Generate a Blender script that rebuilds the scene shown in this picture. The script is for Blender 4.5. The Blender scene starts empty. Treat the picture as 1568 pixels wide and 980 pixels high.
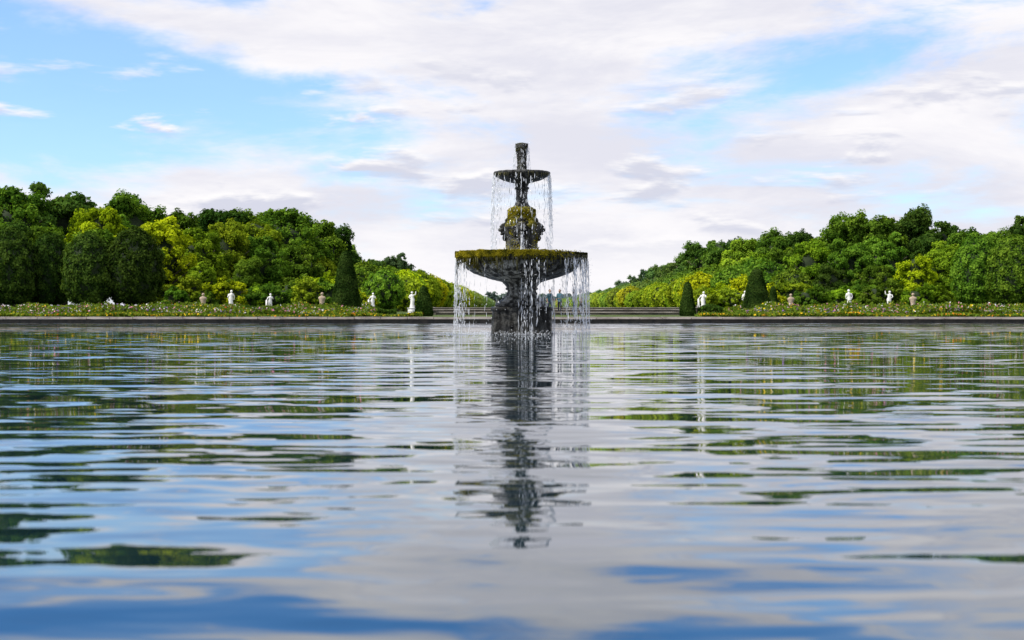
import bpy, bmesh, math, random
import numpy as np
from mathutils import Vector, noise as mnoise
random.seed(7); R = np.random.default_rng(11)
scene = bpy.context.scene
COL = scene.collection
GZ = 0.25            # garden level above the water
FY = 38.0; FX = 0.26 # fountain centre

# ------------------------------------------------------------------ helpers
def link(o): COL.objects.link(o); return o
def obj(name, me, parent=None, loc=(0,0,0)):
    o = bpy.data.objects.new(name, me); link(o); o.location = loc
    if parent: o.parent = parent
    return o
def empty(name, loc=(0,0,0)):
    o = bpy.data.objects.new(name, None); link(o); o.location = loc; return o
def norm(a): return a/np.maximum(np.linalg.norm(a,axis=-1,keepdims=True),1e-9)

def new_mat(name):
    m = bpy.data.materials.new(name); m.use_nodes = True
    nt = m.node_tree; nt.nodes.clear()
    out = nt.nodes.new('ShaderNodeOutputMaterial')
    return m, nt, out
def N(nt, t, **kw):
    n = nt.nodes.new(t)
    for k,v in kw.items(): setattr(n,k,v)
    return n
def L(nt,a,b): nt.links.new(a,b)
def math_n(nt, op, a, b=None, c=None, clamp=False):
    n = nt.nodes.new('ShaderNodeMath'); n.operation = op; n.use_clamp = clamp
    for i,v in enumerate((a,b,c)):
        if v is None: continue
        if isinstance(v,(int,float)): n.inputs[i].default_value = v
        else: nt.links.new(v,n.inputs[i])
    return n.outputs[0]
def vmath(nt, op, a, b=None, s=None):
    n = nt.nodes.new('ShaderNodeVectorMath'); n.operation = op
    for i,v in enumerate((a,b)):
        if v is None: continue
        if isinstance(v,(tuple,list)): n.inputs[i].default_value = v
        else: nt.links.new(v,n.inputs[i])
    if s is not None:
        if isinstance(s,(int,float)): n.inputs['Scale'].default_value = s
        else: nt.links.new(s,n.inputs['Scale'])
    return n.outputs[0]
def mixc(nt, f, a, b, blend='MIX'):
    n = nt.nodes.new('ShaderNodeMix'); n.data_type='RGBA'; n.blend_type=blend
    for idx,v in ((0,f),(6,a),(7,b)):
        if isinstance(v,(int,float)): n.inputs[idx].default_value = v
        elif isinstance(v,(tuple,list)): n.inputs[idx].default_value = (*v[:3],1)
        else: nt.links.new(v,n.inputs[idx])
    return n.outputs[2]
def smooth(nt, v, lo, hi, a=0.0, b=1.0):
    n = nt.nodes.new('ShaderNodeMapRange'); n.interpolation_type='SMOOTHSTEP'
    nt.links.new(v,n.inputs[0]); n.inputs[1].default_value=lo; n.inputs[2].default_value=hi
    n.inputs[3].default_value=a; n.inputs[4].default_value=b
    return n.outputs[0]
def noise_n(nt, vec, scale, detail=3, rough=0.5, dist=0.0):
    n = nt.nodes.new('ShaderNodeTexNoise')
    if vec is not None: nt.links.new(vec,n.inputs['Vector'])
    n.inputs['Scale'].default_value=scale; n.inputs['Detail'].default_value=detail
    n.inputs['Roughness'].default_value=rough; n.inputs['Distortion'].default_value=dist
    return n

# ------------------------------------------------------------------ materials
def foliage_mat(name, transl=0.3):
    m,nt,out = new_mat(name)
    oi = N(nt,'ShaderNodeObjectInfo'); at = N(nt,'ShaderNodeAttribute',attribute_name='tone')
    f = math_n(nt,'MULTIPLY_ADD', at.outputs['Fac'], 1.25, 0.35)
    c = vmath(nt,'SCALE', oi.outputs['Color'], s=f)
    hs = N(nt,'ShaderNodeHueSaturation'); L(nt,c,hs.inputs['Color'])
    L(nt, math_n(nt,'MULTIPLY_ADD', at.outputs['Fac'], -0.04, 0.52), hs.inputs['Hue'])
    d = N(nt,'ShaderNodeBsdfDiffuse'); L(nt,hs.outputs[0],d.inputs[0])
    t = N(nt,'ShaderNodeBsdfTranslucent'); L(nt, vmath(nt,'MULTIPLY',hs.outputs[0],(1.5,1.5,0.6)), t.inputs[0])
    mx = N(nt,'ShaderNodeMixShader'); mx.inputs[0].default_value=transl
    L(nt,d.outputs[0],mx.inputs[1]); L(nt,t.outputs[0],mx.inputs[2]); L(nt,mx.outputs[0],out.inputs[0])
    return m
def simple_mat(name, c1, c2, scale=4, rough=0.8, stretch=(1,1,1), detail=5, bump=0.0, spec=0.3):
    m,nt,out = new_mat(name)
    tc = N(nt,'ShaderNodeTexCoord'); mp = N(nt,'ShaderNodeMapping'); L(nt,tc.outputs['Object'],mp.inputs[0])
    mp.inputs['Scale'].default_value = stretch
    nz = noise_n(nt, mp.outputs[0], scale, detail, 0.6)
    c = mixc(nt, smooth(nt,nz.outputs[0],0.3,0.7), c1, c2)
    p = N(nt,'ShaderNodeBsdfPrincipled'); L(nt,c,p.inputs['Base Color'])
    p.inputs['Roughness'].default_value=rough; p.inputs['Specular IOR Level'].default_value=spec
    if bump:
        b = N(nt,'ShaderNodeBump'); b.inputs['Strength'].default_value=1; b.inputs['Distance'].default_value=bump
        L(nt,nz.outputs[0],b.inputs['Height']); L(nt,b.outputs[0],p.inputs['Normal'])
    L(nt,p.outputs[0],out.inputs[0]); return m
def attr_mat(name, transl=0.25):
    m,nt,out = new_mat(name)
    at = N(nt,'ShaderNodeAttribute',attribute_name='col')
    d = N(nt,'ShaderNodeBsdfDiffuse'); L(nt,at.outputs['Color'],d.inputs[0])
    t = N(nt,'ShaderNodeBsdfTranslucent'); L(nt,at.outputs['Color'],t.inputs[0])
    mx = N(nt,'ShaderNodeMixShader'); mx.inputs[0].default_value=transl
    L(nt,d.outputs[0],mx.inputs[1]); L(nt,t.outputs[0],mx.inputs[2]); L(nt,mx.outputs[0],out.inputs[0])
    return m
M_leaf = foliage_mat('foliage')
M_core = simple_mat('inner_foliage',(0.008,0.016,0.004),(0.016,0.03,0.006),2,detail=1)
M_bark = simple_mat('bark',(0.05,0.04,0.03),(0.11,0.09,0.065),6,0.9,(1,1,0.2))
M_flower = attr_mat('flowers')
M_marble = simple_mat('white_marble',(0.66,0.65,0.62),(0.84,0.83,0.81),5,0.5)
M_tan = simple_mat('weathered_stone',(0.28,0.22,0.16),(0.48,0.38,0.29),6,0.85)
M_coping = simple_mat('pale_coping_stone',(0.20,0.17,0.15),(0.42,0.37,0.33),2,0.85,(0.7,1,2),bump=0.005)
M_wall = simple_mat('dark_wall_stone',(0.05,0.045,0.035),(0.16,0.14,0.11),2.5,0.9,(0.6,1,2.5),bump=0.01)
M_wetwall = simple_mat('wet_wall',(0.02,0.02,0.015),(0.06,0.05,0.035),4,0.5)
M_gravel = simple_mat('gravel',(0.24,0.20,0.15),(0.34,0.30,0.24),9,0.95)

def stone_mat():
    m,nt,out = new_mat('mossy_wet_stone')
    tc = N(nt,'ShaderNodeTexCoord'); geo=N(nt,'ShaderNodeNewGeometry')
    at = N(nt,'ShaderNodeAttribute',attribute_name='moss')
    mp = N(nt,'ShaderNodeMapping'); L(nt,tc.outputs['Object'],mp.inputs[0]); mp.inputs['Scale'].default_value=(1,1,0.22)
    st = noise_n(nt, mp.outputs[0], 7, 5, 0.65)
    fine = noise_n(nt, tc.outputs['Object'], 22, 5, 0.7)
    big = noise_n(nt, tc.outputs['Object'], 2.6, 4, 0.6)
    base = mixc(nt, smooth(nt,st.outputs[0],0.42,0.60), (0.020,0.020,0.017),(0.46,0.47,0.44))
    base = mixc(nt, smooth(nt,fine.outputs[0],0.45,0.70), base, (0.05,0.052,0.04))
    wet_shade = N(nt,'ShaderNodeAttribute',attribute_name='wet_shade')
    base = vmath(nt,'SCALE',base,s=smooth(nt,wet_shade.outputs['Fac'],0,1,1.0,0.13))  # darkens wet stone, plus the shade painted on the lower bowl
    sep = N(nt,'ShaderNodeSeparateXYZ'); L(nt,geo.outputs['Normal'],sep.inputs[0])
    k = math_n(nt,'MULTIPLY_ADD', sep.outputs[2], 0.16, big.outputs[0])
    k = math_n(nt,'ADD', k, at.outputs['Fac'])
    k = math_n(nt,'MULTIPLY_ADD', fine.outputs[0], 0.35, k)
    mm = smooth(nt,k,0.84,1.04)
    mossc = mixc(nt, smooth(nt,fine.outputs[0],0.38,0.60), (0.03,0.035,0.006),(0.24,0.21,0.018))
    c = mixc(nt, mm, base, mossc)
    p = N(nt,'ShaderNodeBsdfPrincipled'); L(nt,c,p.inputs['Base Color'])
    L(nt, smooth(nt,mm,0,1,0.4,0.95), p.inputs['Roughness']); p.inputs['Specular IOR Level'].default_value=0.25
    b = N(nt,'ShaderNodeBump'); b.inputs['Distance'].default_value=0.05
    L(nt, math_n(nt,'ADD',fine.outputs[0],st.outputs[0]), b.inputs['Height']); L(nt,b.outputs[0],p.inputs['Normal'])
    L(nt,p.outputs[0],out.inputs[0]); return m
M_stone = stone_mat()
M_moss = attr_mat('moss_tufts',0.3)
def spray_mat():
    m,nt,out = new_mat('falling_water')
    p = N(nt,'ShaderNodeBsdfPrincipled'); p.inputs['Base Color'].default_value=(0.85,0.89,0.95,1)
    p.inputs['Roughness'].default_value=0.12; p.inputs['Specular IOR Level'].default_value=0.8
    L(nt,p.outputs[0],out.inputs[0]); return m
M_spray = spray_mat()

def water_mat(name='pool_water'):
    m,nt,out = new_mat(name)
    geo=N(nt,'ShaderNodeNewGeometry'); P=geo.outputs['Position']
    def layer(sx,sy,detail,rough,dist,off,ax,ay):
        mp=N(nt,'ShaderNodeMapping'); L(nt,P,mp.inputs[0]); mp.inputs['Scale'].default_value=(sx,sy,1); mp.inputs['Location'].default_value=(off,off*1.7,0)
        n=noise_n(nt,mp.outputs[0],1.0,detail,rough,dist)
        v=vmath(nt,'SUBTRACT',n.outputs['Color'],(0.5,0.5,0.5))
        return vmath(nt,'MULTIPLY',v,(ax,ay,0))
    v = layer(0.85,2.9,1.0,0.5,0.6,3.1,0.07,0.20)
    v = vmath(nt,'ADD',v,layer(2.2,7.5,1.5,0.5,0.4,11.0,0.05,0.13))
    v = vmath(nt,'ADD',v,layer(0.2,0.7,1,0.5,0.3,27.0,0.02,0.07))
    mp=N(nt,'ShaderNodeMapping'); L(nt,P,mp.inputs[0]); mp.inputs['Scale'].default_value=(0.06,0.13,1)
    pn=noise_n(nt,mp.outputs[0],1,2)
    amp=smooth(nt,pn.outputs[0],0.3,0.7,0.75,1.35)
    d=vmath(nt,'SUBTRACT',P,(FX,FY,0)); ln=nt.nodes.new('ShaderNodeVectorMath'); ln.operation='LENGTH'; L(nt,d,ln.inputs[0])
    near=smooth(nt,ln.outputs['Value'],1.0,4.5,2.2,0.0)
    amp=math_n(nt,'ADD',amp,near)
    v=vmath(nt,'SCALE',v,s=amp)
    ph=math_n(nt,'MULTIPLY',ln.outputs['Value'],9.0); sn=math_n(nt,'SINE',ph)
    ra=math_n(nt,'MULTIPLY',sn,smooth(nt,ln.outputs['Value'],1.0,34.0,0.02,0.005))
    dn=vmath(nt,'NORMALIZE',d); v=vmath(nt,'ADD',v,vmath(nt,'SCALE',dn,s=ra))
    nrm=vmath(nt,'NORMALIZE',vmath(nt,'ADD',v,(0,0,1)))
    p=N(nt,'ShaderNodeBsdfPrincipled'); p.inputs['Base Color'].default_value=(0.006,0.022,0.034,1)
    p.inputs['Roughness'].default_value=0.015; p.inputs['IOR'].default_value=2.1
    L(nt,nrm,p.inputs['Normal']); L(nt,p.outputs[0],out.inputs[0]); return m
M_water = water_mat()
M_bowlwater = simple_mat('bowl_water',(0.05,0.06,0.05),(0.1,0.11,0.09),8,0.06,spec=0.8)

# ------------------------------------------------------------------ quad cloud meshes
def quads_to_mesh(name, V, mats, tone=None, col=None, extra=None):
    n=len(V); verts=V.reshape(-1,3); faces_idx=np.arange(n*4)
    ls=np.arange(n)*4; lt=np.full(n,4); mi=np.zeros(n,int)
    if extra:
        ev,ef,em=extra; off=len(verts); verts=np.vstack([verts,np.array(ev).reshape(-1,3)])
        fl=[];st=[];tt=[];p=len(faces_idx)
        for f in ef:
            st.append(p); tt.append(len(f)); p+=len(f); fl.extend([i+off for i in f])
        faces_idx=np.concatenate([faces_idx,np.array(fl,int)]); ls=np.concatenate([ls,st]); lt=np.concatenate([lt,tt]); mi=np.concatenate([mi,em])
    me=bpy.data.meshes.new(name)
    me.vertices.add(len(verts)); me.vertices.foreach_set('co',verts.astype(np.float32).ravel())
    me.loops.add(len(faces_idx)); me.loops.foreach_set('vertex_index',faces_idx.astype(np.int32))
    me.polygons.add(len(ls)); me.polygons.foreach_set('loop_start',ls.astype(np.int32)); me.polygons.foreach_set('loop_total',lt.astype(np.int32))
    for m in mats: me.materials.append(m)
    me.polygons.foreach_set('material_index',mi.astype(np.int32))
    me.update(calc_edges=True)
    if tone is not None:
        t=np.concatenate([tone,np.full(len(ls)-n,0.5)]); a=me.attributes.new('tone','FLOAT','FACE'); a.data.foreach_set('value',t.astype(np.float32))
    if col is not None:
        c=np.ones((len(ls),4)); c[:n,:3]=col; a=me.attributes.new('col','FLOAT_COLOR','FACE'); a.data.foreach_set('color',c.astype(np.float32).ravel())
    return me
def leaf_quads(c,n,s,asp=0.6):
    r=norm(R.normal(size=c.shape)); n=norm(n); t=norm(np.cross(n,r)); b=np.cross(n,t)
    s=s[:,None]
    k=n*s*0.18
    return np.stack([c+t*s, c+b*s*asp+k, c-t*s, c-b*s*asp+k],axis=1)
def tube(pts,rads,seg=7):
    V=[];F=[]
    pts=[Vector(p) for p in pts]
    for i,p in enumerate(pts):
        d=(pts[min(i+1,len(pts)-1)]-pts[max(i-1,0)]).normalized()
        a=d.cross(Vector((0.3,1,0.1))).normalized(); b=d.cross(a)
        for k in range(seg):
            th=2*math.pi*k/seg; V.append(tuple(p+(a*math.cos(th)+b*math.sin(th))*rads[i]))
    for i in range(len(pts)-1):
        for k in range(seg):
            F.append((i*seg+k,i*seg+(k+1)%seg,(i+1)*seg+(k+1)%seg,(i+1)*seg+k))
    F.append(tuple(range(seg))[::-1]); F.append(tuple((len(pts)-1)*seg+k for k in range(seg)))
    return V,F
class Geo:
    def __init__(s): s.v=[];s.f=[];s.m=[]
    def add(s,V,F,mi=0):
        o=len(s.v); s.v+= [tuple(p) for p in V]; s.f+=[tuple(i+o for i in f) for f in F]; s.m+=[mi]*len(F)
    def box(s,c,h,mi=0,taper=1.0):
        x,y,z=c; a,b,d=h
        V=[(x-a,y-b,z-d),(x+a,y-b,z-d),(x+a,y+b,z-d),(x-a,y+b,z-d)]
        a*=taper;b*=taper
        V+=[(x-a,y-b,z+d),(x+a,y-b,z+d),(x+a,y+b,z+d),(x-a,y+b,z+d)]
        s.add(V,[(3,2,1,0),(4,5,6,7),(0,1,5,4),(1,2,6,5),(2,3,7,6),(3,0,4,7)],mi)
    def sphere(s,c,r,mi=0,nu=12,nv=8,fn=None):
        V=[];F=[]
        for j in range(nv+1):
            ph=math.pi*j/nv
            for i in range(nu):
                th=2*math.pi*i/nu
                d=Vector((math.sin(ph)*math.cos(th),math.sin(ph)*math.sin(th),math.cos(ph)))
                k=fn(d) if fn else 1
                V.append((c[0]+d.x*r[0]*k,c[1]+d.y*r[1]*k,c[2]+d.z*r[2]*k))
        for j in range(nv):
            for i in range(nu):
                F.append((j*nu+i,(j+1)*nu+i,(j+1)*nu+(i+1)%nu,j*nu+(i+1)%nu))
        s.add(V,F,mi)
    def mesh(s,name,mats,smooth=False):
        me=bpy.data.meshes.new(name); me.from_pydata(s.v,[],s.f)
        for m in mats: me.materials.append(m)
        me.polygons.foreach_set('material_index',s.m)
        if smooth: me.polygons.foreach_set('use_smooth',[True]*len(s.f))
        me.update(); return me

# ------------------------------------------------------------------ trees
def broad_tree(name, seed, H=14.0, Rx=5.0, base=1.2, nlobes=60, nsub=6, lpl=72, lobe=(0.9,1.9), leaf=(0.13,0.27)):
    """crown = boughs (lobes), each broken into smaller leaf sprays, leaves spread through each spray"""
    global R
    R=np.random.default_rng(seed); rnd=random.Random(seed)
    cz=(H+base)/2; Rz=(H-base)/2
    dirs=norm(R.normal(size=(nlobes,3))); rad=R.uniform(0.5,1.0,nlobes)[:,None]
    irr=np.array([0.88+0.5*mnoise.noise(Vector(d*1.5)+Vector((seed*3.1,0,0))) for d in dirs])[:,None]
    lc=dirs*rad*irr*np.array([Rx-lobe[0]*0.7,Rx-lobe[0]*0.7,Rz-lobe[0]*0.7])
    lc[:,2]+=cz; lr=R.uniform(lobe[0],lobe[1],nlobes)
    C=[];Nn=[];T=[]
    for i in range(nlobes):
        lt=R.uniform(0.15,0.7); k=int(nsub*(lr[i]/lobe[0])**1.5)
        sd=norm(R.normal(size=(k,3))); sd[:,2]=np.where(sd[:,2]<-0.4,-sd[:,2],sd[:,2])
        sc=lc[i]+sd*lr[i]*R.uniform(0.5,1.0,(k,1))
        for j in range(k):
            sr=lr[i]*R.uniform(0.28,0.5); n=int(lpl*R.uniform(.6,1.3))
            d=norm(R.normal(size=(n,3))); p=sc[j]+d*sr*(R.random((n,1))**0.5)*np.array([1.05,1.05,1.0])
            C.append(p); Nn.append(d*0.55+sd[j]*0.7+R.normal(size=(n,3))*0.55+np.array([0,0,0.15]))
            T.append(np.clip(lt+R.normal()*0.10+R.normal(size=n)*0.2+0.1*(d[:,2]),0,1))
    C=np.vstack(C);Nn=np.vstack(Nn);T=np.concatenate(T)
    s=R.uniform(leaf[0],leaf[1],len(C))
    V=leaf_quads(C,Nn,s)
    g=Geo()
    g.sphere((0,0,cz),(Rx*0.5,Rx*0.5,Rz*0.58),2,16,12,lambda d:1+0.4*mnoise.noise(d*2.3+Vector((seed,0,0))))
    tr=0.028*H
    V2,F2=tube([(0,0,-0.3),(0.05,0,1),(0.1,0.1,H*0.35),(0,0.1,H*0.6),(0.1,0,H*0.8)],[tr*1.3,tr,tr*0.75,tr*0.45,tr*0.15],8); g.add(V2,F2,1)
    for i in range(9):
        a=rnd.random()*6.28; z=rnd.uniform(0.2,0.5)*H; r=Rx*rnd.uniform(0.6,0.9)
        V2,F2=tube([(0.1,0.05,z),(r*0.4*math.cos(a),r*0.4*math.sin(a),z+H*0.1),(r*math.cos(a),r*math.sin(a),z+H*0.22)],[tr*0.5,tr*0.32,tr*0.1],6); g.add(V2,F2,1)
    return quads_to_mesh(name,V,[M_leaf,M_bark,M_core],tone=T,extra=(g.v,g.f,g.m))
def clipped(name, seed, prof, n=16000, leaf=(0.06,0.12), rough=0.06, trunk=True, lump=0.12):
    global R
    R=np.random.default_rng(seed)
    z=np.array([p[0] for p in prof]); r=np.array([p[1] for p in prof])
    seglen=np.hypot(np.diff(z),np.diff(r)); w=seglen*(r[:-1]+r[1:])/2+1e-6; w/=w.sum()
    si=R.choice(len(w),n,p=w); t=R.random(n)
    zz=z[si]+(z[si+1]-z[si])*t; rr=r[si]+(r[si+1]-r[si])*t; th=R.random(n)*2*math.pi
    nz=-(r[si+1]-r[si])/seglen[si]; nr=(z[si+1]-z[si])/seglen[si]
    lum=np.array([mnoise.noise(Vector((math.cos(a)*rr_*1.6,math.sin(a)*rr_*1.6,z_*1.6+seed))) for a,rr_,z_ in zip(th,rr,zz)])
    rr2=rr*(1+lump*lum)+R.normal(size=n)*rough-np.abs(R.normal(size=n))*rough*1.5
    C=np.stack([rr2*np.cos(th),rr2*np.sin(th),zz+R.normal(size=n)*rough],1)
    Nn=np.stack([nr*np.cos(th),nr*np.sin(th),nz],1)+R.normal(size=(n,3))*0.5
    V=leaf_quads(C,Nn,R.uniform(leaf[0],leaf[1],n))
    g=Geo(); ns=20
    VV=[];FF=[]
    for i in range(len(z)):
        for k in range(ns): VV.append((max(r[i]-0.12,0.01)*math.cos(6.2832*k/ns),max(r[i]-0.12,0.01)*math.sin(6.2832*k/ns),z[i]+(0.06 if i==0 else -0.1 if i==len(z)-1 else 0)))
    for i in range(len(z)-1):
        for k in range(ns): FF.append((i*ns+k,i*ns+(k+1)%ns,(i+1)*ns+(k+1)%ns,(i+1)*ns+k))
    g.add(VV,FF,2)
    if trunk:
        V2,F2=tube([(0,0,-0.2),(0.03,0,z[0]*0.6),(0,0.02,z[0]+1)],[0.16,0.12,0.1],8); g.add(V2,F2,1)
    T=np.clip(0.5+lum*0.8+R.normal(size=n)*0.25,0,1)
    return quads_to_mesh(name,V,[M_leaf,M_bark,M_core],tone=T,extra=(g.v,g.f,g.m))

BROAD=[broad_tree('broadleaf_tree_mesh',s,Rx=rx,nlobes=nl) for s,rx,nl in ((1,5.2,60),(2,4.6,54),(3,5.8,68),(4,5.0,58),(5,4.4,50))]
SHRUB=[broad_tree('shrub_mesh',s,H=4.0,Rx=2.5,base=0.0,nlobes=26,nsub=4,lpl=60,lobe=(0.55,1.0),leaf=(0.09,0.18)) for s in (21,22)]
LIME=[clipped('clipped_tree_mesh',s,[(0.9,0.6),(1.1,1.6),(2.0,2.1),(3.2,2.2),(4.6,2.05),(5.8,1.6),(6.6,0.9),(6.9,0.05)],22000,(0.08,0.16),0.10,lump=.2) for s in (31,32)]
AVEN=[clipped('avenue_tree_mesh',s,[(0.6,0.8),(1.0,1.8),(2.2,2.3),(3.4,2.2),(4.5,1.5),(5.0,0.05)],9000,(0.12,0.24),0.16,lump=0.4) for s in (41,42)]

DARK=(0.050,0.100,0.016); MID=(0.098,0.185,0.018); BRI=(0.19,0.295,0.018); YEL=(0.33,0.40,0.012); LIMEC=(0.038,0.078,0.013)
def jit(c,k=0.2):
    f=random.uniform(1-k,1+k); return (c[0]*f*random.uniform(0.85,1.15),c[1]*f,c[2]*f)
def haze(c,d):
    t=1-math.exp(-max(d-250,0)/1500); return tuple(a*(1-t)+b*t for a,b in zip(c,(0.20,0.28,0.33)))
def bearing(b,d): return (b-784)/2178.0*d     # lateral offset for a surveyed bearing at distance d
def height(e,d): return 0.68-GZ+(472-e)/2178.0*d
def put(name,me,x,y,H,nomH,color,wide=1.0,parent=None,rot=None):
    o=obj(name,me,parent,(x,y,GZ)); s=H/nomH
    o.scale=(s*wide,s*wide,s); o.rotation_euler=(0,0,random.random()*6.28 if rot is None else rot)
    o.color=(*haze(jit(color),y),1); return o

forest=empty('forest')
left=[(-200,262,160,MID),(-90,265,165,DARK),(20,270,165,MID),(88,275,170,DARK),(150,303,160,YEL),(200,294,185,MID),(262,302,190,MID),(335,306,200,DARK),(392,320,190,BRI),(438,306,200,MID),(487,334,215,MID),(532,374,300,MID),(572,390,340,MID),(608,384,380,DARK),(636,408,420,MID),(662,425,500,MID),(690,438,600,MID),(720,446,760,MID)]
right=[(1790,310,180,DARK),(1680,318,185,MID),(1568,328,190,DARK),(1520,352,200,MID),(1480,345,200,MID),(1438,336,210,DARK),(1392,320,228,DARK),(1340,327,225,MID),(1290,331,235,MID),(1235,337,250,DARK),(1185,352,260,MID),(1142,356,280,BRI),(1100,356,290,MID),(1064,374,340,MID),(1030,396,400,MID),(1000,402,450,DARK),(976,420,560,MID),(956,430,650,MID),(936,440,800,MID),(916,447,1000,MID)]
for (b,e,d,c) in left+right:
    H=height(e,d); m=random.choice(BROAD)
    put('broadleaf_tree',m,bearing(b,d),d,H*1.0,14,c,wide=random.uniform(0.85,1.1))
    for k in range(2):
        dd=d+random.uniform(12,40); bb=b+random.uniform(-45,45)*(200/d)
        put('forest_tree',random.choice(BROAD),bearing(bb,dd),dd,height(e+random.uniform(8,25)*200/d,dd),14,random.choice((DARK,MID,MID)),wide=1.1,parent=forest)
front=[(60,335,148,MID),(0,340,145,DARK),(250,326,158,YEL),(300,338,165,BRI),(345,338,170,BRI),(400,352,172,MID),(450,365,180,MID),(150,340,152,MID),(495,385,200,BRI),(215,380,150,DARK),(375,395,160,MID),(310,400,155,BRI),
 (1405,380,150,YEL),(1300,362,190,MID),(1240,368,200,BRI),(1355,352,195,MID),(1200,378,215,MID),(1450,365,170,BRI),(1560,350,180,MID),(1160,385,230,BRI),(1340,400,165,MID),(1270,405,170,DARK)]
for (b,e,d,c) in front:
    put('broadleaf_tree',random.choice(BROAD),bearing(b,d),d,height(e,d),14,c,wide=random.uniform(0.95,1.15))
for b in list(range(245,640,26))+list(range(1070,1480,28)):
    d=random.uniform(140,158) if (b<560 or b>1100) else 185; c=random.choice((BRI,MID,BRI,YEL if random.random()<0.5 else MID))
    put('shrub',random.choice(SHRUB),bearing(b,d),d,height(random.uniform(420,448),d),4.2,c,wide=1.1)
for b,e,d,c in ((490,413,150,YEL),(515,430,148,YEL),(455,432,150,BRI),(1100,432,170,YEL),(1080,440,165,BRI)):
    put('shrub',random.choice(SHRUB),bearing(b,d),d,height(e,d),4.2,c,wide=1.0)
for b,e,d,c,w in ((18,352,128,LIMEC,1.0),(76,358,130,LIMEC,0.8),(135,358,127,LIMEC,0.95),(205,350,128,LIMEC,1.0),(-50,350,128,LIMEC,1.0),(1496,360,135,MID,0.95),(1552,362,132,MID,1.05),(1620,362,132,MID,1.0)):
    put('clipped_lime_tree',random.choice(LIME),bearing(b,d),d,height(e,d),6.9,c,wide=w)
for b,e,d,c in ((588,416,165,MID),(622,425,175,BRI),(1120,412,172,MID),(1212,415,160,MID),(1175,425,165,MID)):
    put('clipped_lime_tree',random.choice(AVEN),bearing(b,d),d,height(e,d),5.0,c,wide=1.0)
avenue=empty('avenue_of_clipped_trees')
y=190
while y<1000:
    for x,h,c,w in ((-14.5,5.8,BRI,.85),(25,4.4,BRI,1.0),(-22,7.0,MID,.9),(34,6.5,MID,1.0)):
        cc=YEL if (c is BRI and random.random()<.25) else c
        put('avenue_tree',random.choice(AVEN),x+random.uniform(-.5,.5),y+random.uniform(-1,1)+(3 if c is MID else 0),h*random.uniform(.82,1.12),5,cc,wide=w*random.uniform(.9,1.15),parent=avenue)
    y+=8.5 if y<500 else 13
distant=empty('distant_trees')
for i in range(46):
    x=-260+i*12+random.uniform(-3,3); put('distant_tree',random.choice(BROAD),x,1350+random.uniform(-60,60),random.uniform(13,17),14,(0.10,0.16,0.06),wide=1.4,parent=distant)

def cone_prof(H,w): return [(0.0,w*0.93),(0.12*H,w),(0.35*H,w*0.86),(0.7*H,w*0.58),(0.93*H,w*0.36),(0.985*H,w*0.22),(H,0.02)]
for b,d,H,w,s in ((530,88,3.95,0.92,51),(1158.5,88,2.85,0.90,52),(649,76,1.6,0.5,53),(1053,78,1.85,0.44,54),(1184,110,2.1,0.45,55)):
    me=clipped('topiary_cone_mesh',s,cone_prof(H,w),int(9000*max(H/2,0.7)),(0.03,0.06),0.022,False,0.06)
    o=obj('topiary_cone',me,None,(bearing(b,d),d,GZ)); o.color=(0.030,0.062,0.012,1)

# ------------------------------------------------------------------ ground, banks, water
def sheet(name,verts,faces,mat):
    me=bpy.data.meshes.new(name); me.from_pydata(verts,[],faces); me.materials.append(mat); return obj(name,me)
def ground_mat():
    m,nt,out=new_mat('lawn'); geo=N(nt,'ShaderNodeNewGeometry')
    a=noise_n(nt,geo.outputs['Position'],0.35,4); b=noise_n(nt,geo.outputs['Position'],6,4)
    c=mixc(nt,smooth(nt,a.outputs[0],0.35,0.65),(0.05,0.085,0.015),(0.10,0.12,0.03))
    c=mixc(nt,smooth(nt,b.outputs[0],0.3,0.75),c,(0.035,0.06,0.012))
    p=N(nt,'ShaderNodeBsdfPrincipled'); L(nt,c,p.inputs['Base Color']); p.inputs['Roughness'].default_value=0.9; p.inputs['Specular IOR Level'].default_value=0.1
    L(nt,p.outputs[0],out.inputs[0]); return m
X0,X1,Y0,Y1=-42,42,-1.2,67.2
B=4000
gv=[(-B,-B,GZ),(B,-B,GZ),(B,B,GZ),(-B,B,GZ),(X0-.6,Y0-.6,GZ),(X1+.6,Y0-.6,GZ),(X1+.6,Y1+.6,GZ),(X0-.6,Y1+.6,GZ)]
sheet('ground',gv,[(0,1,5,4),(1,2,6,5),(2,3,7,6),(3,0,4,7)],ground_mat())
sheet('gravel_path',[(X0-.6,Y1+.70,GZ+.004),(X1+.6,Y1+.70,GZ+.004),(X1+.6,Y1+1.7,GZ+.004),(X0-.6,Y1+1.7,GZ+.004)],[(0,1,2,3)],M_gravel)
sheet('pool_water',[(X0-.3,Y0-.3,0),(X1+.3,Y0-.3,0),(X1+.3,Y1+.3,0),(X0-.3,Y1+.3,0)],[(0,1,2,3)],M_water)
g=Geo()
def block_row(g,axis,fixed,a,b):
    p=a
    while p<b:
        l=min(random.uniform(1.0,1.5),b-p); j=random.uniform(-0.008,0.008)
        c=(p+l/2,fixed+j,GZ-0.03+j) if axis=='x' else (fixed+j,p+l/2,GZ-0.03+j)
        h=(l/2-0.012,0.36,0.05) if axis=='x' else (0.36,l/2-0.012,0.05)
        g.box(c,h,0,0.985); p+=l
block_row(g,'x',Y1+0.3,X0-.6,X1+.6); block_row(g,'x',Y0-0.3,X0-.6,X1+.6); block_row(g,'y',X0-0.3,Y0,Y1); block_row(g,'y',X1+0.3,Y0,Y1)
obj('pool_coping',g.mesh('pool_coping',[M_coping]))
g=Geo()
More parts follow.
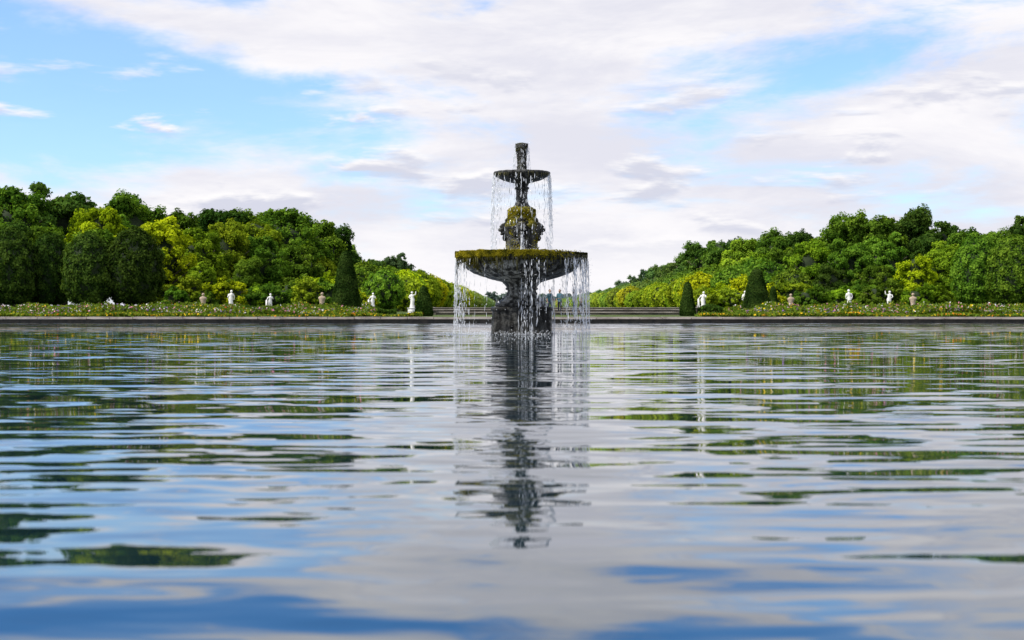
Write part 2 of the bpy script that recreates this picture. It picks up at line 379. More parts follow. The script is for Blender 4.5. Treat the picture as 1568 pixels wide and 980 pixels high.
g.box((0,Y1+0.35,-0.17),(42.6,0.3,0.335)); g.box((0,Y0-0.35,-0.17),(42.6,0.3,0.335)); g.box((X0-.35,33,-0.17),(0.3,33.9,0.333)); g.box((X1+.35,33,-0.17),(0.3,33.9,0.333))
obj('pool_wall',g.mesh('pool_wall',[M_wetwall]))
def terrace(name,xa,xb,y,h,cop=0.06):
    g=Geo(); x=xa
    while x<xb:
        l=min(random.uniform(0.9,1.4),xb-x)
        g.box((x+l/2,y+random.uniform(-.01,.01),GZ+(h-cop)/2),(l/2-0.006,0.2,(h-cop)/2),0)
        g.box((x+l/2,y,GZ+h-cop/2+0.002),(l/2-0.004,0.25,cop/2),1); x+=l
    for xx in (xa,xb):
        g.box((xx,y,GZ+(h+0.1)/2),(0.3,0.3,(h+0.1)/2),0); g.box((xx,y,GZ+h+0.13),(0.36,0.36,0.03),1)
    return obj(name,g.mesh(name,[M_wall,M_coping]))
terrace('terrace_wall',-5.2,11.2,92,0.20); terrace('terrace_wall',-6.0,13.2,104,0.36); terrace('terrace_wall',-8.5,17,128,0.5)

# ------------------------------------------------------------------ flower beds
R=np.random.default_rng(99)
def flower_bed(name,xa,xb,ya,yb,n,hmax,palette,fl=0.3,leafc=((0.07,0.14,0.015),(0.17,0.22,0.02))):
    x=R.uniform(xa,xb,n); y=ya+(yb-ya)*R.random(n)
    h=np.array([0.55+0.75*mnoise.noise(Vector((a*0.55,b*0.35,hmax))) for a,b in zip(x,y)])
    h=np.clip(h,0.15,1.2)*hmax
    z=h*R.random(n)**0.6
    isf=(R.random(n)<fl)&(z>0.55*h)
    C=np.stack([x,y,GZ+z],1)
    s=np.where(isf,R.uniform(0.035,0.085,n),R.uniform(0.05,0.13,n))
    Nn=R.normal(size=(n,3))+np.where(isf[:,None],np.array([[0,-0.8,0.8]]),np.array([[0,0,0.2]]))
    V=leaf_quads(C,Nn,s,0.55)
    t=R.random((n,1)); col=np.array(leafc[0])*(1-t)+np.array(leafc[1])*t
    pi=np.array([int(abs(mnoise.noise(Vector((a*0.5,b*0.5,7.7)))*9+R.normal()*0.5))%len(palette) for a,b in zip(x,y)])
    col=np.where(isf[:,None],np.array(palette)[pi]*R.uniform(0.7,1.1,(n,1)),col)
    obj(name,quads_to_mesh(name,V,[M_flower],col=col))
YE=(0.8,0.55,0.03);OR=(0.8,0.28,0.03);WH=(0.8,0.77,0.75);PK=(0.7,0.28,0.38);PU=(0.32,0.2,0.48);RD=(0.6,0.06,0.05)
for xa,xb in ((-36,-4.5),(9.2,36)):
    flower_bed('flower_bed',xa,xb,69.3,71.5,28000,0.22,[YE,OR,YE,(0.2,0.22,0.03)],0.35)
    flower_bed('flower_bed',xa+(0 if xa<0 else 3),xb-(3 if xa<0 else 0),73,79,42000,0.62,[PU,PK,WH,YE,(0.12,0.16,0.03)],0.3)
    flower_bed('flower_bed',xa-6 if xa<0 else xa+5,xb-5 if xa<0 else xb+6,84,96,42000,0.85,[WH,YE,PK,(0.12,0.16,0.03),RD],0.2)
    flower_bed('box_hedge',xa-12 if xa<0 else xa+4,xb-4 if xa<0 else xb+12,104,105.2,26000,0.75,[(0.05,0.08,0.02)],0.0,((0.04,0.09,0.012),(0.08,0.14,0.02)))

# ------------------------------------------------------------------ skinned figures
def skin_mesh(name, joints, edges, rads, root=0, levels=1):
    me=bpy.data.meshes.new(name+'_sk'); me.from_pydata(joints,edges,[]); o=bpy.data.objects.new('tmp',me); link(o)
    o.modifiers.new('s','SKIN')
    sv=me.skin_vertices[0].data
    for i,r in enumerate(rads): sv[i].radius=(r,r); sv[i].use_root=(i==root)
    ss=o.modifiers.new('ss','SUBSURF'); ss.levels=levels; ss.render_levels=levels
    dg=bpy.context.evaluated_depsgraph_get(); ev=o.evaluated_get(dg); out=bpy.data.meshes.new_from_object(ev)
    bpy.data.objects.remove(o); out.name=name; return out
def mesh_to_geo(g,me,mi_fn):
    off=len(g.v); g.v+=[tuple(v.co) for v in me.vertices]
    for p in me.polygons:
        g.f.append(tuple(i+off for i in p.vertices)); g.m.append(mi_fn(p.center))
def figure(name,step=0.12,arm=0,mats=None,hair_long=False):
    J=[(0,0,.96),(0,0,1.12),(0,0,1.32),(0,0,1.47),(0,0.0,1.54),
       (.17,0,1.41),(.23,.02,1.14),(.24,-.08,.92),(-.17,0,1.41),(-.23,.02,1.14),(-.24,-.06,.92),
       (.09,0,.90),(.10,-step*.7,.50),(.10,-step,.08),(.10,-step-.15,.04),(-.09,0,.90),(-.10,step*.3,.50),(-.10,step,.10),(-.10,step-.15,.04)]
    if arm==1: J[6]=(.32,-.12,1.3); J[7]=(.30,-.22,1.55)
    if arm==2: J[6]=(.26,.0,1.15); J[7]=(.08,-.2,1.12)
    E=[(0,1),(1,2),(2,3),(3,4),(2,5),(5,6),(6,7),(2,8),(8,9),(9,10),(0,11),(11,12),(12,13),(13,14),(0,15),(15,16),(16,17),(17,18)]
    r=[.13,.12,.14,.055,.05,.065,.045,.03,.065,.045,.03,.095,.06,.042,.04,.095,.06,.042,.04]
    me=skin_mesh(name,J,E,r); g=Geo()
    def mf(c):
        if c.z<.1: return 3
        if c.z<.93 and abs(c.x)<.2: return 2
        if c.z>1.46 or (abs(c.x)>.2 and c.z<1.12): return 0
        return 1
    mesh_to_geo(g,me,mf)
    g.sphere((0,0,1.62),(.078,.095,.115),0,14,10,lambda d:1-0.12*max(0,-d.z))
    g.sphere((0,-.098,1.61),(.014,.022,.022),0,6,5)
    for sx in(-1,1): g.sphere((sx*.08,.0,1.615),(.012,.02,.03),0,6,5); g.sphere((sx*.03,-.087,1.64),(.012,.01,.009),3,6,4)
    g.sphere((0,-.088,1.565),(.025,.01,.008),3,6,4)
    g.sphere((0,.02,1.65),(.088,.098,.105),4,14,10,lambda d:1 if d.y>-.35 or d.z>.45 else .8)
    if hair_long: g.sphere((0,.06,1.52),(.08,.05,.14),4,10,8)
    for k,s in ((7,1),(10,-1)):
        w=Vector(J[k]); d=(w-Vector(J[k-1])).normalized(); palm=w+d*.05
        g.sphere(palm,(.022,.038,.045),0,8,6)
        for f in range(4):
            o=Vector((0,(f-1.5)*.019,0)); ln=(.065,.075,.07,.055)[f]
            V,F=tube([palm+o+d*.03,palm+o+d*(.03+ln*.55),palm+o+d*(.03+ln)+Vector((-s*.015,0,0))],[.010,.009,.006],5); g.add(V,F,0)
        V,F=tube([palm+Vector((0,-.025,0)),palm+Vector((-s*.01,-.055,0))+d*.02,palm+Vector((-s*.012,-.06,0))+d*.05],[.011,.010,.007],5); g.add(V,F,0)
    return g.mesh(name,mats,True)
def cloth(name,c): return simple_mat(name,tuple(a*.8 for a in c),c,12,.85)
SK=cloth('skin',(0.45,0.28,0.2)); HA=cloth('hair',(0.05,0.03,0.02)); SH=cloth('shoes',(0.05,0.04,0.04))
for b,d,rot,sh,pa,arm,st in ((842,99,0.5,(0.03,0.09,0.12),(0.04,0.05,0.09),0,.1),(857,99,-0.4,(0.05,0.13,0.17),(0.03,0.03,0.05),2,.05),(879,98,1.8,(0.20,0.22,0.28),(0.05,0.07,0.12),0,.18),(889,98.6,1.5,(0.5,0.5,0.5),(0.1,0.09,0.08),2,.15)):
    me=figure('person',st,arm,[SK,cloth('shirt',sh),cloth('trousers',pa),SH,HA],rot>1)
    o=obj('person',me,None,(bearing(b,d),d,GZ)); o.rotation_euler=(0,0,rot)

def statue(name,kind,mat,seed):
    rnd=random.Random(seed); g=Geo()
    g.box((0,0,.04),(.30,.30,.04)); g.box((0,0,.27),(.23,.23,.19)); g.box((0,0,.485),(.27,.27,.025))
    z0=.51
    if kind=='bust':
        V=[];F=[];ns=14
        rings=[(0,.13,.13),(.35,.15,.14),(.62,.19,.15),(.72,.24,.16),(.82,.25,.16),(.90,.17,.13),(.95,.075,.075),(1.0,.07,.07)]
        for (z,a,b) in rings:
            for k in range(ns):
                t=6.2832*k/ns; f=1+.06*math.sin(5*t+z*9); V.append((a*f*math.cos(t),b*f*math.sin(t),z0+z))
        for i in range(len(rings)-1):
            for k in range(ns): F.append((i*ns+k,i*ns+(k+1)%ns,(i+1)*ns+(k+1)%ns,(i+1)*ns+k))
        g.add(V,F,0)
        g.sphere((0,-.01,z0+1.1),(.085,.10,.12)); g.sphere((0,-.11,z0+1.09),(.016,.025,.025),0,6,5); g.sphere((0,.03,z0+1.13),(.10,.10,.11))
    else:
        s=.78; lean=rnd.choice((-1,1))
        rings=[(0,.22,.20,0),(.1,.20,.18,0),(.35,.17,.15,.01),(.6,.16,.14,.03),(.85,.19,.15,.04),(.98,.17,.13,.03),(1.12,.14,.11,.01),(1.28,.17,.12,-.01),(1.40,.19,.11,-.02),(1.46,.10,.08,-.02),(1.50,.055,.055,-.02),(1.56,.05,.05,-.02)]
        V=[];F=[];ns=20
        for (z,a,b,c) in rings:
            fold=.10 if z<1 else .04
            for k in range(ns):
                t=6.2832*k/ns; f=1+fold*math.sin(7*t+z*3+seed); V.append((s*(c*lean+a*f*math.cos(t)),s*b*f*math.sin(t),z0+s*z))
        for i in range(len(rings)-1):
            for k in range(ns): F.append((i*ns+k,i*ns+(k+1)%ns,(i+1)*ns+(k+1)%ns,(i+1)*ns+k))
        g.add(V,F,0)
        hx=-.02*lean*s
        g.sphere((hx,-.01,z0+s*1.65),(.07,.08,.095)); g.sphere((hx,-.09,z0+s*1.645),(.012,.02,.02),0,6,5); g.sphere((hx,.03,z0+s*1.69),(.078,.08,.085))
        if kind=='raise': A=[[(.17,0,1.40),(.34,-.05,1.45),(.36,-.05,1.75)],[(-.17,0,1.4),(-.28,.0,1.15),(-.12,-.15,1.02)]]
        elif kind=='lean': A=[[(.17,0,1.40),(.30,-.02,1.15),(.42,-.08,1.0)],[(-.17,0,1.4),(-.26,-.05,1.12),(-.05,-.2,1.25)]]
        else: A=[[(.17,0,1.40),(.27,0,1.12),(.2,-.12,.92)],[(-.17,0,1.4),(-.25,.02,1.1),(-.24,-.05,.85)]]
        for a in A:
            pts=[(lean*p[0]*s,p[1]*s,z0+p[2]*s) for p in a]
            VV,FF=tube(pts,[.055*s*1.1,.045*s,.028*s],8); g.add(VV,FF,0); g.sphere(pts[-1],(.03,.03,.045),0,7,5)
        if kind=='lean':
            VV,FF=tube([(lean*.42*s,-.06,z0),(lean*.40*s,-.06,z0+.45*s),(lean*.42*s,-.08,z0+.98*s)],[.10,.07,.06],8); g.add(VV,FF,0)
    return obj(name,g.mesh(name,[mat],True))
for i,(b,e,d,k,m) in enumerate(((311,449,110,'bust',M_tan),(354,445,112,'plain',M_marble),(414,450,108,'lean',M_marble),(493,448,110,'bust',M_tan),(571,449,112,'lean',M_marble),(631,446,110,'raise',M_marble),
    (1077,447,112,'lean',M_marble),(1141,446,114,'plain',M_marble),(1211,450,110,'bust',M_tan),(1300,444,112,'plain',M_marble),(1362,445,110,'raise',M_marble),(1398,449,110,'bust',M_tan))):
    o=statue('bust_statue' if k=='bust' else 'marble_statue',k,m,i); H=height(e,d); nom={'bust':1.73,'raise':1.93,'lean':1.87,'plain':1.87}[k]
    o.location=(bearing(b,d),d,GZ); s=H/nom; o.scale=(s*1.25,s*1.25,s); o.rotation_euler=(0,0,random.uniform(-.5,.5))

# ------------------------------------------------------------------ the fountain
fount=empty('fountain',(FX,FY,0))
def lathe(name,prof,ns=120,rough=0.012,square=0.0,gad=None,moss=None,freq=5,wet_shade=None):
    V=[];F=[];MS=[];WT=[]
    P=[]
    for i in range(len(prof)-1):
        (r0,z0),(r1,z1)=prof[i],prof[i+1]; n=max(1,int(math.hypot(r1-r0,z1-z0)/0.03))
        for k in range(n): t=k/n; P.append((r0+(r1-r0)*t,z0+(z1-z0)*t))
    P.append(prof[-1])
    for (r,z) in P:
        for k in range(ns):
            t=2*math.pi*k/ns; c,s=math.cos(t),math.sin(t)
            f=1.0
            if square: f=(abs(c)**square+abs(s)**square)**(-1.0/square)
            rr=r*f
            if gad and gad[2]<z<gad[3]: rr*=1+gad[1]*abs(math.sin(gad[0]*t*0.5))*math.sin(math.pi*(z-gad[2])/(gad[3]-gad[2]))
            p=Vector((rr*c,rr*s,z)); rr+=rough*(mnoise.noise(p*freq)+0.6*mnoise.noise(p*freq*3.1))*min(1,r*4)
            V.append((rr*c,rr*s,z+rough*0.5*mnoise.noise(p*freq*1.7+Vector((9,9,9))))); MS.append(moss(p,t) if moss else 0.0); WT.append(wet_shade(p,t) if wet_shade else 0.4)
    n=len(P)
    for i in range(n-1):
        for k in range(ns): F.append((i*ns+k,i*ns+(k+1)%ns,(i+1)*ns+(k+1)%ns,(i+1)*ns+k))
    F.append(tuple(range(ns))[::-1]); F.append(tuple((n-1)*ns+k for k in range(ns)))
    me=bpy.data.meshes.new(name); me.from_pydata(V,[],F); me.materials.append(M_stone)
    me.polygons.foreach_set('use_smooth',[True]*len(F))
    a=me.attributes.new('moss','FLOAT','POINT'); a.data.foreach_set('value',MS)
    a=me.attributes.new('wet_shade','FLOAT','POINT'); a.data.foreach_set('value',WT); me.update()
    return obj(name,me,fount)
lathe('plinth',[(.80,-.4),(.82,0.0),(.79,.06),(.785,.30),(.77,.33),(.775,.36),(.77,.60),(.80,.63),(.80,.70),(.76,.715),(.02,.72)],160,0.045,square=9,moss=lambda p,t:-.20,freq=4,wet_shade=lambda p,t:1.0)
lathe('foot',[(.70,.715),(.72,.76),(.70,.80),(.62,.83),(.60,.87),(.52,.92),(.42,1.02),(.385,1.12),(.38,1.16),(.43,1.18),(.43,1.22),(.40,1.24),(.44,1.30),(.52,1.38)],110,0.014,gad=(14,.07,.86,1.14),moss=lambda p,t:-.06,wet_shade=lambda p,t:.35 if p.z>.85 else .75)
def leftmoss(p,t):
    s=max(0,min(1,(math.cos(t-3.95)-.25)/.6)); return (0.28*s if p.z>1.9 else -0.05)+(0.04 if p.z>2.0 else -0.12)+0.16*mnoise.noise(p*2)
lathe('lower_bowl',[(.50,1.37),(.60,1.40),(.72,1.43),(.95,1.50),(1.2,1.60),(1.40,1.72),(1.53,1.86),(1.56,1.93),(1.52,1.95),(1.54,1.97),(1.66,2.0),(1.735,2.03),(1.75,2.08),(1.74,2.13),(1.70,2.15),(1.58,2.15),(1.52,2.11),(1.50,2.0),(.5,1.9)],200,0.026,gad=(28,.05,1.42,1.90),moss=leftmoss,wet_shade=lambda p,t:(.75 if p.z>1.95 else 0.0)+max(0,min(.65,.35+.9*math.cos(t)))*(1 if p.z<1.95 else .3))  # wet rim; right side darkened as painted shade, away from the sun
lathe('pedestal',[(.47,1.95),(.47,2.20),(.44,2.24),(.40,2.30),(.39,2.62),(.42,2.70),(.44,2.80),(.43,2.92),(.37,3.02),(.36,3.14),(.33,3.20),(.35,3.26),(.34,3.32),(.26,3.37),(.18,3.41)],120,0.035,square=3.2,moss=lambda p,t:(0.22 if p.z>2.85 else 0.06 if p.z<2.5 else 0.08)+(.06 if math.cos(t-4.2)>0 else -.05),wet_shade=lambda p,t:.8)
lathe('column',[(.25,3.37),(.19,3.44),(.155,3.52),(.15,3.7),(.165,3.84),(.20,3.87),(.20,3.90),(.155,3.93),(.2,4.02),(.28,4.06)],64,0.015,moss=lambda p,t:-.12,wet_shade=lambda p,t:.8)
lathe('upper_bowl',[(.22,4.02),(.34,4.05),(.52,4.11),(.66,4.18),(.73,4.23),(.755,4.26),(.75,4.30),(.735,4.315),(.66,4.31),(.64,4.27),(.1,4.25)],120,0.018,gad=(18,.03,4.03,4.2),moss=lambda p,t:-.06,wet_shade=lambda p,t:.85)
lathe('spout_column',[(.20,4.24),(.16,4.30),(.125,4.38),(.12,4.6),(.135,4.78),(.15,4.86),(.14,4.9),(.165,4.95),(.17,5.02),(.15,5.07),(.07,5.09)],48,0.035,freq=9,moss=lambda p,t:.04 if p.z>4.8 else -.08,wet_shade=lambda p,t:.85)
for nm,r,z in (('lower_bowl_water',1.52,2.125),('upper_bowl_water',.65,4.30)):
    g=Geo(); g.add([(r*math.cos(k*.1309),r*math.sin(k*.1309),z) for k in range(48)],[tuple(range(48))]); obj(nm,g.mesh(nm,[M_bowlwater]),fount)
for k in range(4):
    a=math.pi/2*k; g=Geo()
    def head(d): return 1+0.14*mnoise.noise(d*5+Vector((k*5,0,0)))
    g.sphere((0,.40,2.78),(.17,.13,.21),0,22,16,head)
    g.sphere((0,.49,2.80),(.12,.10,.15),0,18,12)
    g.sphere((0,.575,2.77),(.055,.06,.05),0,12,8)
    for sx in(-1,1):
        g.sphere((sx*.055,.565,2.86),(.045,.03,.022),0,10,6); g.sphere((sx*.13,.42,2.96),(.04,.03,.05),0,8,6); g.sphere((sx*.05,.54,2.77),(.05,.045,.04),0,10,6)
        g.sphere((sx*.17,.36,2.70),(.07,.08,.16),0,12,8,head)
    g.sphere((0,.52,2.66),(.07,.06,.035),0,10,6)
    g.sphere((0,.44,2.56),(.11,.08,.09),0,12,8,head)
    g.sphere((0,.36,3.02),(.13,.09,.08),0,12,8,head)
    me=g.mesh('lion_mask',[M_stone],True); at=me.attributes.new('moss','FLOAT','POINT'); at.data.foreach_set('value',[.07]*len(me.vertices))
    at=me.attributes.new('wet_shade','FLOAT','POINT'); at.data.foreach_set('value',[.85]*len(me.vertices))
    o=obj('lion_mask',me,fount); o.rotation_euler=(0,0,a)
R=np.random.default_rng(5)
def moss_cloud(n,fn,name,sz=(.01,.028),c0=(.05,.055,.008),c1=(.38,.32,.02)):
    C=[];Nn=[];K=[]
    for i in range(n):
        p,nn=fn(); C.append(p);Nn.append(nn); K.append(mnoise.noise(Vector(p)*6)*.9+.5)
    C=np.array(C);Nn=np.array(Nn)+R.normal(size=(n,3))*.6
    V=leaf_quads(C,Nn,R.uniform(sz[0],sz[1],n)); t=np.clip(np.array(K)+R.normal(size=n)*.25,0,1)[:,None]
    obj(name,quads_to_mesh(name,V,[M_moss],col=np.array(c0)*(1-t)+np.array(c1)*t),fount)
def f_rimleft():
    while True:
        t=random.gauss(4.15,.50)
        k=mnoise.noise(Vector((t*3,0,1.3))); k2=mnoise.noise(Vector((t*11,0,5)))
        if random.random()<min(1,.75+k*1.6+k2) : break
    dz=abs(random.gauss(0,1))*max(.03,.12+.16*k+.13*k2)
    z=2.175+.03*k2-dz; bulge=.03*max(0,k2+.3)
    r=1.765+bulge if z>2.03 else 1.765+bulge-(2.03-z)*1.0
    if random.random()<.25: r=random.uniform(1.55,1.76); z=2.17+.03*k2
    return (r*math.cos(t)*1.005,r*math.sin(t)*1.005,z),(math.cos(t),math.sin(t),.4)
moss_cloud(12000,f_rimleft,'rim_moss')
def f_rim():
    t=random.random()*6.283; z=2.15-abs(random.gauss(0,.045)); return (1.75*math.cos(t),1.75*math.sin(t),z),(math.cos(t),math.sin(t),.5)
moss_cloud(6000,f_rim,'rim_algae',(.008,.024),(.012,.014,.008),(.07,.075,.015))
def f_ped():
    t=random.random()*6.283
    z=random.choice((random.uniform(2.9,3.36),random.uniform(2.15,3.3)))
    r=.47 if z<2.3 else .42 if z<2.95 else .37 if z<3.3 else .3
    q=(abs(math.cos(t))**3.2+abs(math.sin(t))**3.2)**(-1/3.2)
    if mnoise.noise(Vector((t*1.5,z*3,0)))<-.05 and z<2.9: z=random.uniform(3.0,3.34); r=.35
    return (r*q*math.cos(t),r*q*math.sin(t),z),(math.cos(t),math.sin(t),.6)
moss_cloud(6500,f_ped,'pedestal_moss')
def f_top():
    t=random.random()*6.283; z=random.choice((random.uniform(4.86,5.08),random.uniform(4.3,5.05))); r=.165 if z>4.86 else .13
    return (r*math.cos(t),r*math.sin(t),z),(math.cos(t),math.sin(t),.3)
moss_cloud(1200,f_top,'spout_moss',(.008,.02),(.02,.02,.01),(.10,.10,.02))
g=Geo()
def hang(r,z,n,lmin,lmax,rad):
    for i in range(n):
        t=random.random()*6.283; l=lmin+(lmax-lmin)*random.random()**2.5*(0.5+abs(mnoise.noise(Vector((t*4,z,0))))*2)
        x,y=r*math.cos(t),r*math.sin(t); w=random.uniform(.6,1.3)*rad
        V,F=tube([(x,y,z+.03),(x*1.002,y*1.002,z-l*.35),(x*.998+random.gauss(0,.008),y*.998,z-l)],[w,w*.75,w*.15],5); g.add(V,F,0)
hang(1.735,2.05,420,.05,.50,.022); hang(.745,4.25,150,.03,.22,.012)
me=g.mesh('hanging_algae',[simple_mat('hanging_algae_mat',(.014,.016,.01),(.09,.085,.025),7,.6)],True); obj('hanging_algae',me,fount)

# falling water
g=Geo()
def strand(x,y,z0,z1,vr,rad,breaks):
    d=Vector((x,y,0)).normalized(); z=z0-random.random()*.25; w=random.uniform(0,6)
    while z>z1:
        l=random.uniform(.04,.26); ze=max(z-l,z1)
        pts=[];rs=[]
        for i in range(5):
            zz=z+(ze-z)*i/4; t=math.sqrt(max(0,(z0-zz))*2/9.8)
            o=d*vr*t; wob=.008*math.sin(w+zz*11)
            pts.append((x+o.x+wob,y+o.y,zz)); rs.append(rad*(0.1,.7,1,.9,.1)[i]*random.uniform(.6,1.2))
        V,F=tube(pts,rs,4); g.add(V,F,0)
        z=ze-random.expovariate(1/breaks)*(0.5+(z0-ze)*.9)
def ring_strands(n,r,z0,z1,vr,dens,rad,breaks):
    c=0
    while c<n:
        t=random.random()*6.283
        if random.random()>dens(t): continue
        c+=1; k=random.uniform(.6,1.5)
        strand(r*math.cos(t),r*math.sin(t),z0,z1(t),vr*k,rad*random.uniform(.5,1.3),breaks)
def du(t):
    k=max(0,mnoise.noise(Vector((math.cos(t)*4,math.sin(t)*4,0)))*2+.25)
    return .12+k+(.6 if abs(math.cos(t))>.86 else 0)
ring_strands(160,.755,4.27,lambda t:2.15+random.random()*.9,.10,du,.0064,.14)
def dl(t):
    x=math.cos(t); k=.03+.55*max(0,mnoise.noise(Vector((math.cos(t)*6,math.sin(t)*6,3)))*2-.25)
    if x>.6: k+=.55*(.3+.9*(mnoise.noise(Vector((t*9,0,0)))>0))
    if x<-.8: k+=.22
    if .05<x<.35: k+=.15
    return k
ring_strands(230,1.76,2.03,lambda t:0.0 if random.random()<.7 else random.uniform(.2,1.3),.07,dl,.0070,.14)
for k in range(4):
    a=math.pi/2*k+math.pi/2
    for i in range(9):
        a2=a+random.gauss(0,.05); strand(.60*math.cos(a2),.60*math.sin(a2),2.74,2.13,random.uniform(.25,.7),.006,.05)
for i in range(40):
    t=random.random()*6.283; strand(.17*math.cos(t),.17*math.sin(t),5.03,4.32,random.uniform(.02,.22),.005,.06)
for i in range(60):
    t=random.uniform(4.6,6.3); strand(.84*math.cos(t),.84*math.sin(t),random.uniform(.9,1.9),.0,.1,.005,.1)
def drop(p,r):
    x,y,z=p; g.add([(x+r,y,z),(x,y+r,z),(x-r,y,z),(x,y-r,z),(x,y,z+r*1.6),(x,y,z-r*1.4)],[(0,1,4),(1,2,4),(2,3,4),(3,0,4),(1,0,5),(2,1,5),(3,2,5),(0,3,5)])
for i in range(900):
    t=random.random()*6.283; r=.76+abs(random.gauss(0,.07)); drop((r*math.cos(t),r*math.sin(t),random.uniform(2.15,4.2)),random.uniform(.003,.008))
for i in range(3500):
    t=random.random()*6.283
    if random.random()>dl(t)+.03: continue
    r=1.78+random.gauss(0,.06); drop((r*math.cos(t),r*math.sin(t),random.uniform(0.0,2.0)),random.uniform(.003,.009))
for i in range(350):
    t=random.random()*6.283; r=abs(random.gauss(.15,.08)); drop((r*math.cos(t),r*math.sin(t),random.uniform(4.32,5.14)),random.uniform(.003,.008))
for i in range(1600):
    t=random.random()*6.283; r=random.choice((1.8,1.8,.95))+random.gauss(0,.16); drop((r*math.cos(t),r*math.sin(t),abs(random.gauss(0,.05))),random.uniform(.003,.008))
for i in range(500):
    t=random.random()*6.283; r=.78+random.gauss(0,.1); drop((r*math.cos(t),r*math.sin(t),2.13+abs(random.gauss(0,.06))),random.uniform(.003,.008))
obj('falling_water',g.mesh('falling_water',[M_spray],True),fount)

# ------------------------------------------------------------------ sun, sky
S=Vector((-0.80,-0.36,0.0)).normalized()*math.cos(math.radians(50))+Vector((0,0,math.sin(math.radians(50))))
sl=bpy.data.lights.new('sun','SUN'); sl.energy=5; sl.angle=math.radians(0.5); sl.color=(1,.95,.86)
so=bpy.data.objects.new('sun',sl); link(so); so.rotation_euler=(-S).to_track_quat('-Z','Y').to_euler(); so.location=(-30,-20,60)
w=bpy.data.worlds.new('World'); scene.world=w; w.use_nodes=True; nt=w.node_tree; nt.nodes.clear()
out=nt.nodes.new('ShaderNodeOutputWorld'); bg=nt.nodes.new('ShaderNodeBackground'); L(nt,bg.outputs[0],out.inputs[0]); bg.inputs[1].default_value=0.1
sky=N(nt,'ShaderNodeTexSky',sky_type='NISHITA'); sky.sun_disc=False; sky.sun_elevation=math.radians(50); sky.sun_rotation=math.atan2(S.x,S.y)%(2*math.pi)
sky.altitude=100; sky.air_density=1.0; sky.dust_density=0.6; sky.ozone_density=2.0
tc=N(nt,'ShaderNodeTexCoord'); D=tc.outputs['Generated']
sp=N(nt,'ShaderNodeSeparateXYZ'); L(nt,D,sp.inputs[0]); U=sp.outputs[0]; W=sp.outputs[2]
def blob(u0,w0,a,b,rot):
    c,s=math.cos(rot),math.sin(rot)
    du=math_n(nt,'SUBTRACT',U,u0); dw=math_n(nt,'SUBTRACT',W,w0)
    p=math_n(nt,'ADD',math_n(nt,'MULTIPLY',du,c/a),math_n(nt,'MULTIPLY',dw,s/a))
    q=math_n(nt,'ADD',math_n(nt,'MULTIPLY',du,-s/b),math_n(nt,'MULTIPLY',dw,c/b))
    r=math_n(nt,'SQRT',math_n(nt,'ADD',math_n(nt,'MULTIPLY',p,p),math_n(nt,'MULTIPLY',q,q)))
    return math_n(nt,'SUBTRACT',1.0,r)
blobs=[blob(-.255,.155,.20,.045,-.24),blob(-.33,.125,.19,.045,0),blob(.21,.165,.13,.04,.25),blob(-.17,.235,.08,.022,0),blob(-.25,.30,.32,.10,0),blob(.24,.30,.26,.085,0),blob(.30,.215,.12,.015,.1)]
wts=[1.3,1.0,.45,.6,1.9,1.6,.3]
acc=None
for b,k in zip(blobs,wts):
    v=math_n(nt,'MULTIPLY',math_n(nt,'MAXIMUM',b,-0.6),k); acc=v if acc is None else math_n(nt,'MAXIMUM',acc,v)
mp=N(nt,'ShaderNodeMapping'); L(nt,D,mp.inputs[0]); mp.inputs['Scale'].default_value=(3.2,3.2,11); mp.inputs['Rotation'].default_value=(0,math.radians(6),0)
n1=noise_n(nt,mp.outputs[0],1.6,6,.62,.25)
k=math_n(nt,'MULTIPLY_ADD',math_n(nt,'SUBTRACT',n1.outputs[0],.5),-3.4,acc)
blue=smooth(nt,k,-.2,.65)
mp2=N(nt,'ShaderNodeMapping'); L(nt,D,mp2.inputs[0]); mp2.inputs['Scale'].default_value=(2.2,2.2,9); mp2.inputs['Location'].default_value=(3.3,1.2,.7)
n2=noise_n(nt,mp2.outputs[0],2.2,6,.62,.3)
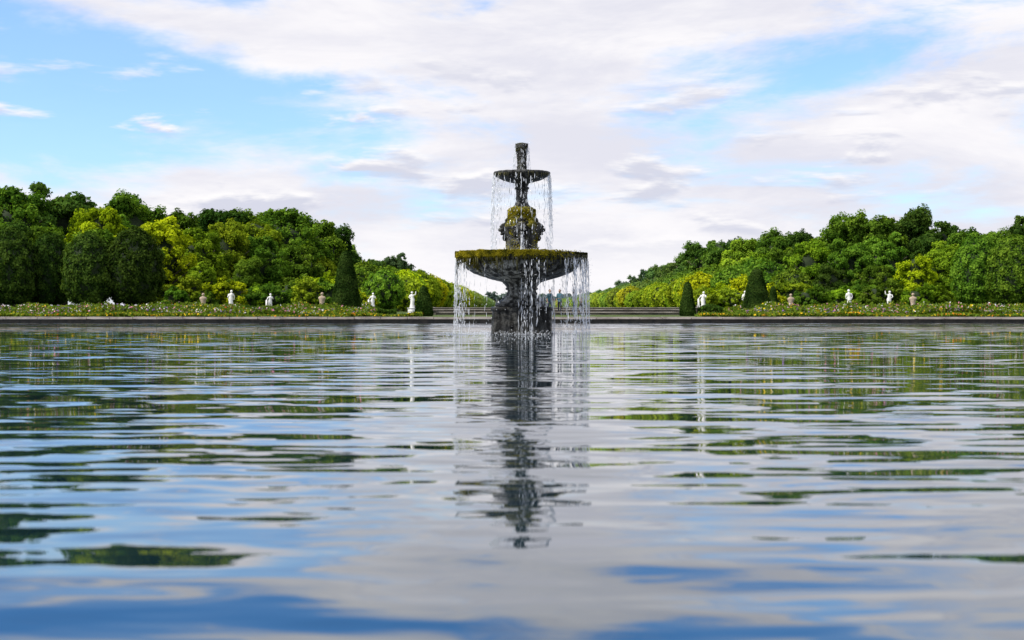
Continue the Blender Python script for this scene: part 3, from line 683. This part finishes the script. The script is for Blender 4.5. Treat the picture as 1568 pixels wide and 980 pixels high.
cl=mixc(nt,smooth(nt,n2.outputs[0],.36,.66),(9.9,9.7,9.95),(7.9,7.9,8.8))
mp3=N(nt,'ShaderNodeMapping'); L(nt,D,mp3.inputs[0]); mp3.inputs['Scale'].default_value=(9,9,42); mp3.inputs['Location'].default_value=(1.3,4.2,2.7)
n3=noise_n(nt,mp3.outputs[0],1.0,5,.58,.2)
band=math_n(nt,'MULTIPLY',smooth(nt,W,.02,.07),smooth(nt,W,.12,.2,1,.15))
cu=math_n(nt,'MULTIPLY',smooth(nt,n3.outputs[0],.54,.66),band)
mp4=N(nt,'ShaderNodeMapping'); L(nt,D,mp4.inputs[0]); mp4.inputs['Scale'].default_value=(9,9,42); mp4.inputs['Location'].default_value=(1.3,4.2,2.7-.16)
n4=noise_n(nt,mp4.outputs[0],1.0,5,.58,.2)
cuw=math_n(nt,'MULTIPLY',smooth(nt,n4.outputs[0],.54,.66),band)
blue=math_n(nt,'MULTIPLY',blue,math_n(nt,'SUBTRACT',1.0,cuw))
cl=mixc(nt,math_n(nt,'MULTIPLY',cuw,.8),cl,(10.4,10.2,10.2)); cl=mixc(nt,math_n(nt,'MULTIPLY',cu,.85),cl,(6.4,6.6,7.9))
skyc=vmath(nt,'MULTIPLY',sky.outputs[0],(1.35,1.70,2.2))
deep=mixc(nt,smooth(nt,W,.2,.30),(1,1,1),(.42,.88,1.12))
skyc=vmath(nt,'MULTIPLY',skyc,deep)
fin=mixc(nt,math_n(nt,'MULTIPLY',blue,.94),cl,skyc)
L(nt,fin,bg.inputs[0])

# ------------------------------------------------------------------ camera
cam=bpy.data.cameras.new('camera'); co=bpy.data.objects.new('camera',cam); link(co)
cam.sensor_width=36; cam.lens=50; cam.clip_end=9000; cam.clip_start=.05
co.location=(0,0,.68); co.rotation_euler=(math.radians(90)-math.atan(18/2178),0,0)
cam.dof.use_dof=True; cam.dof.focus_distance=42; cam.dof.aperture_fstop=3.2
scene.camera=co
scene.view_settings.view_transform='Standard'; scene.view_settings.look='None'; scene.view_settings.exposure=0
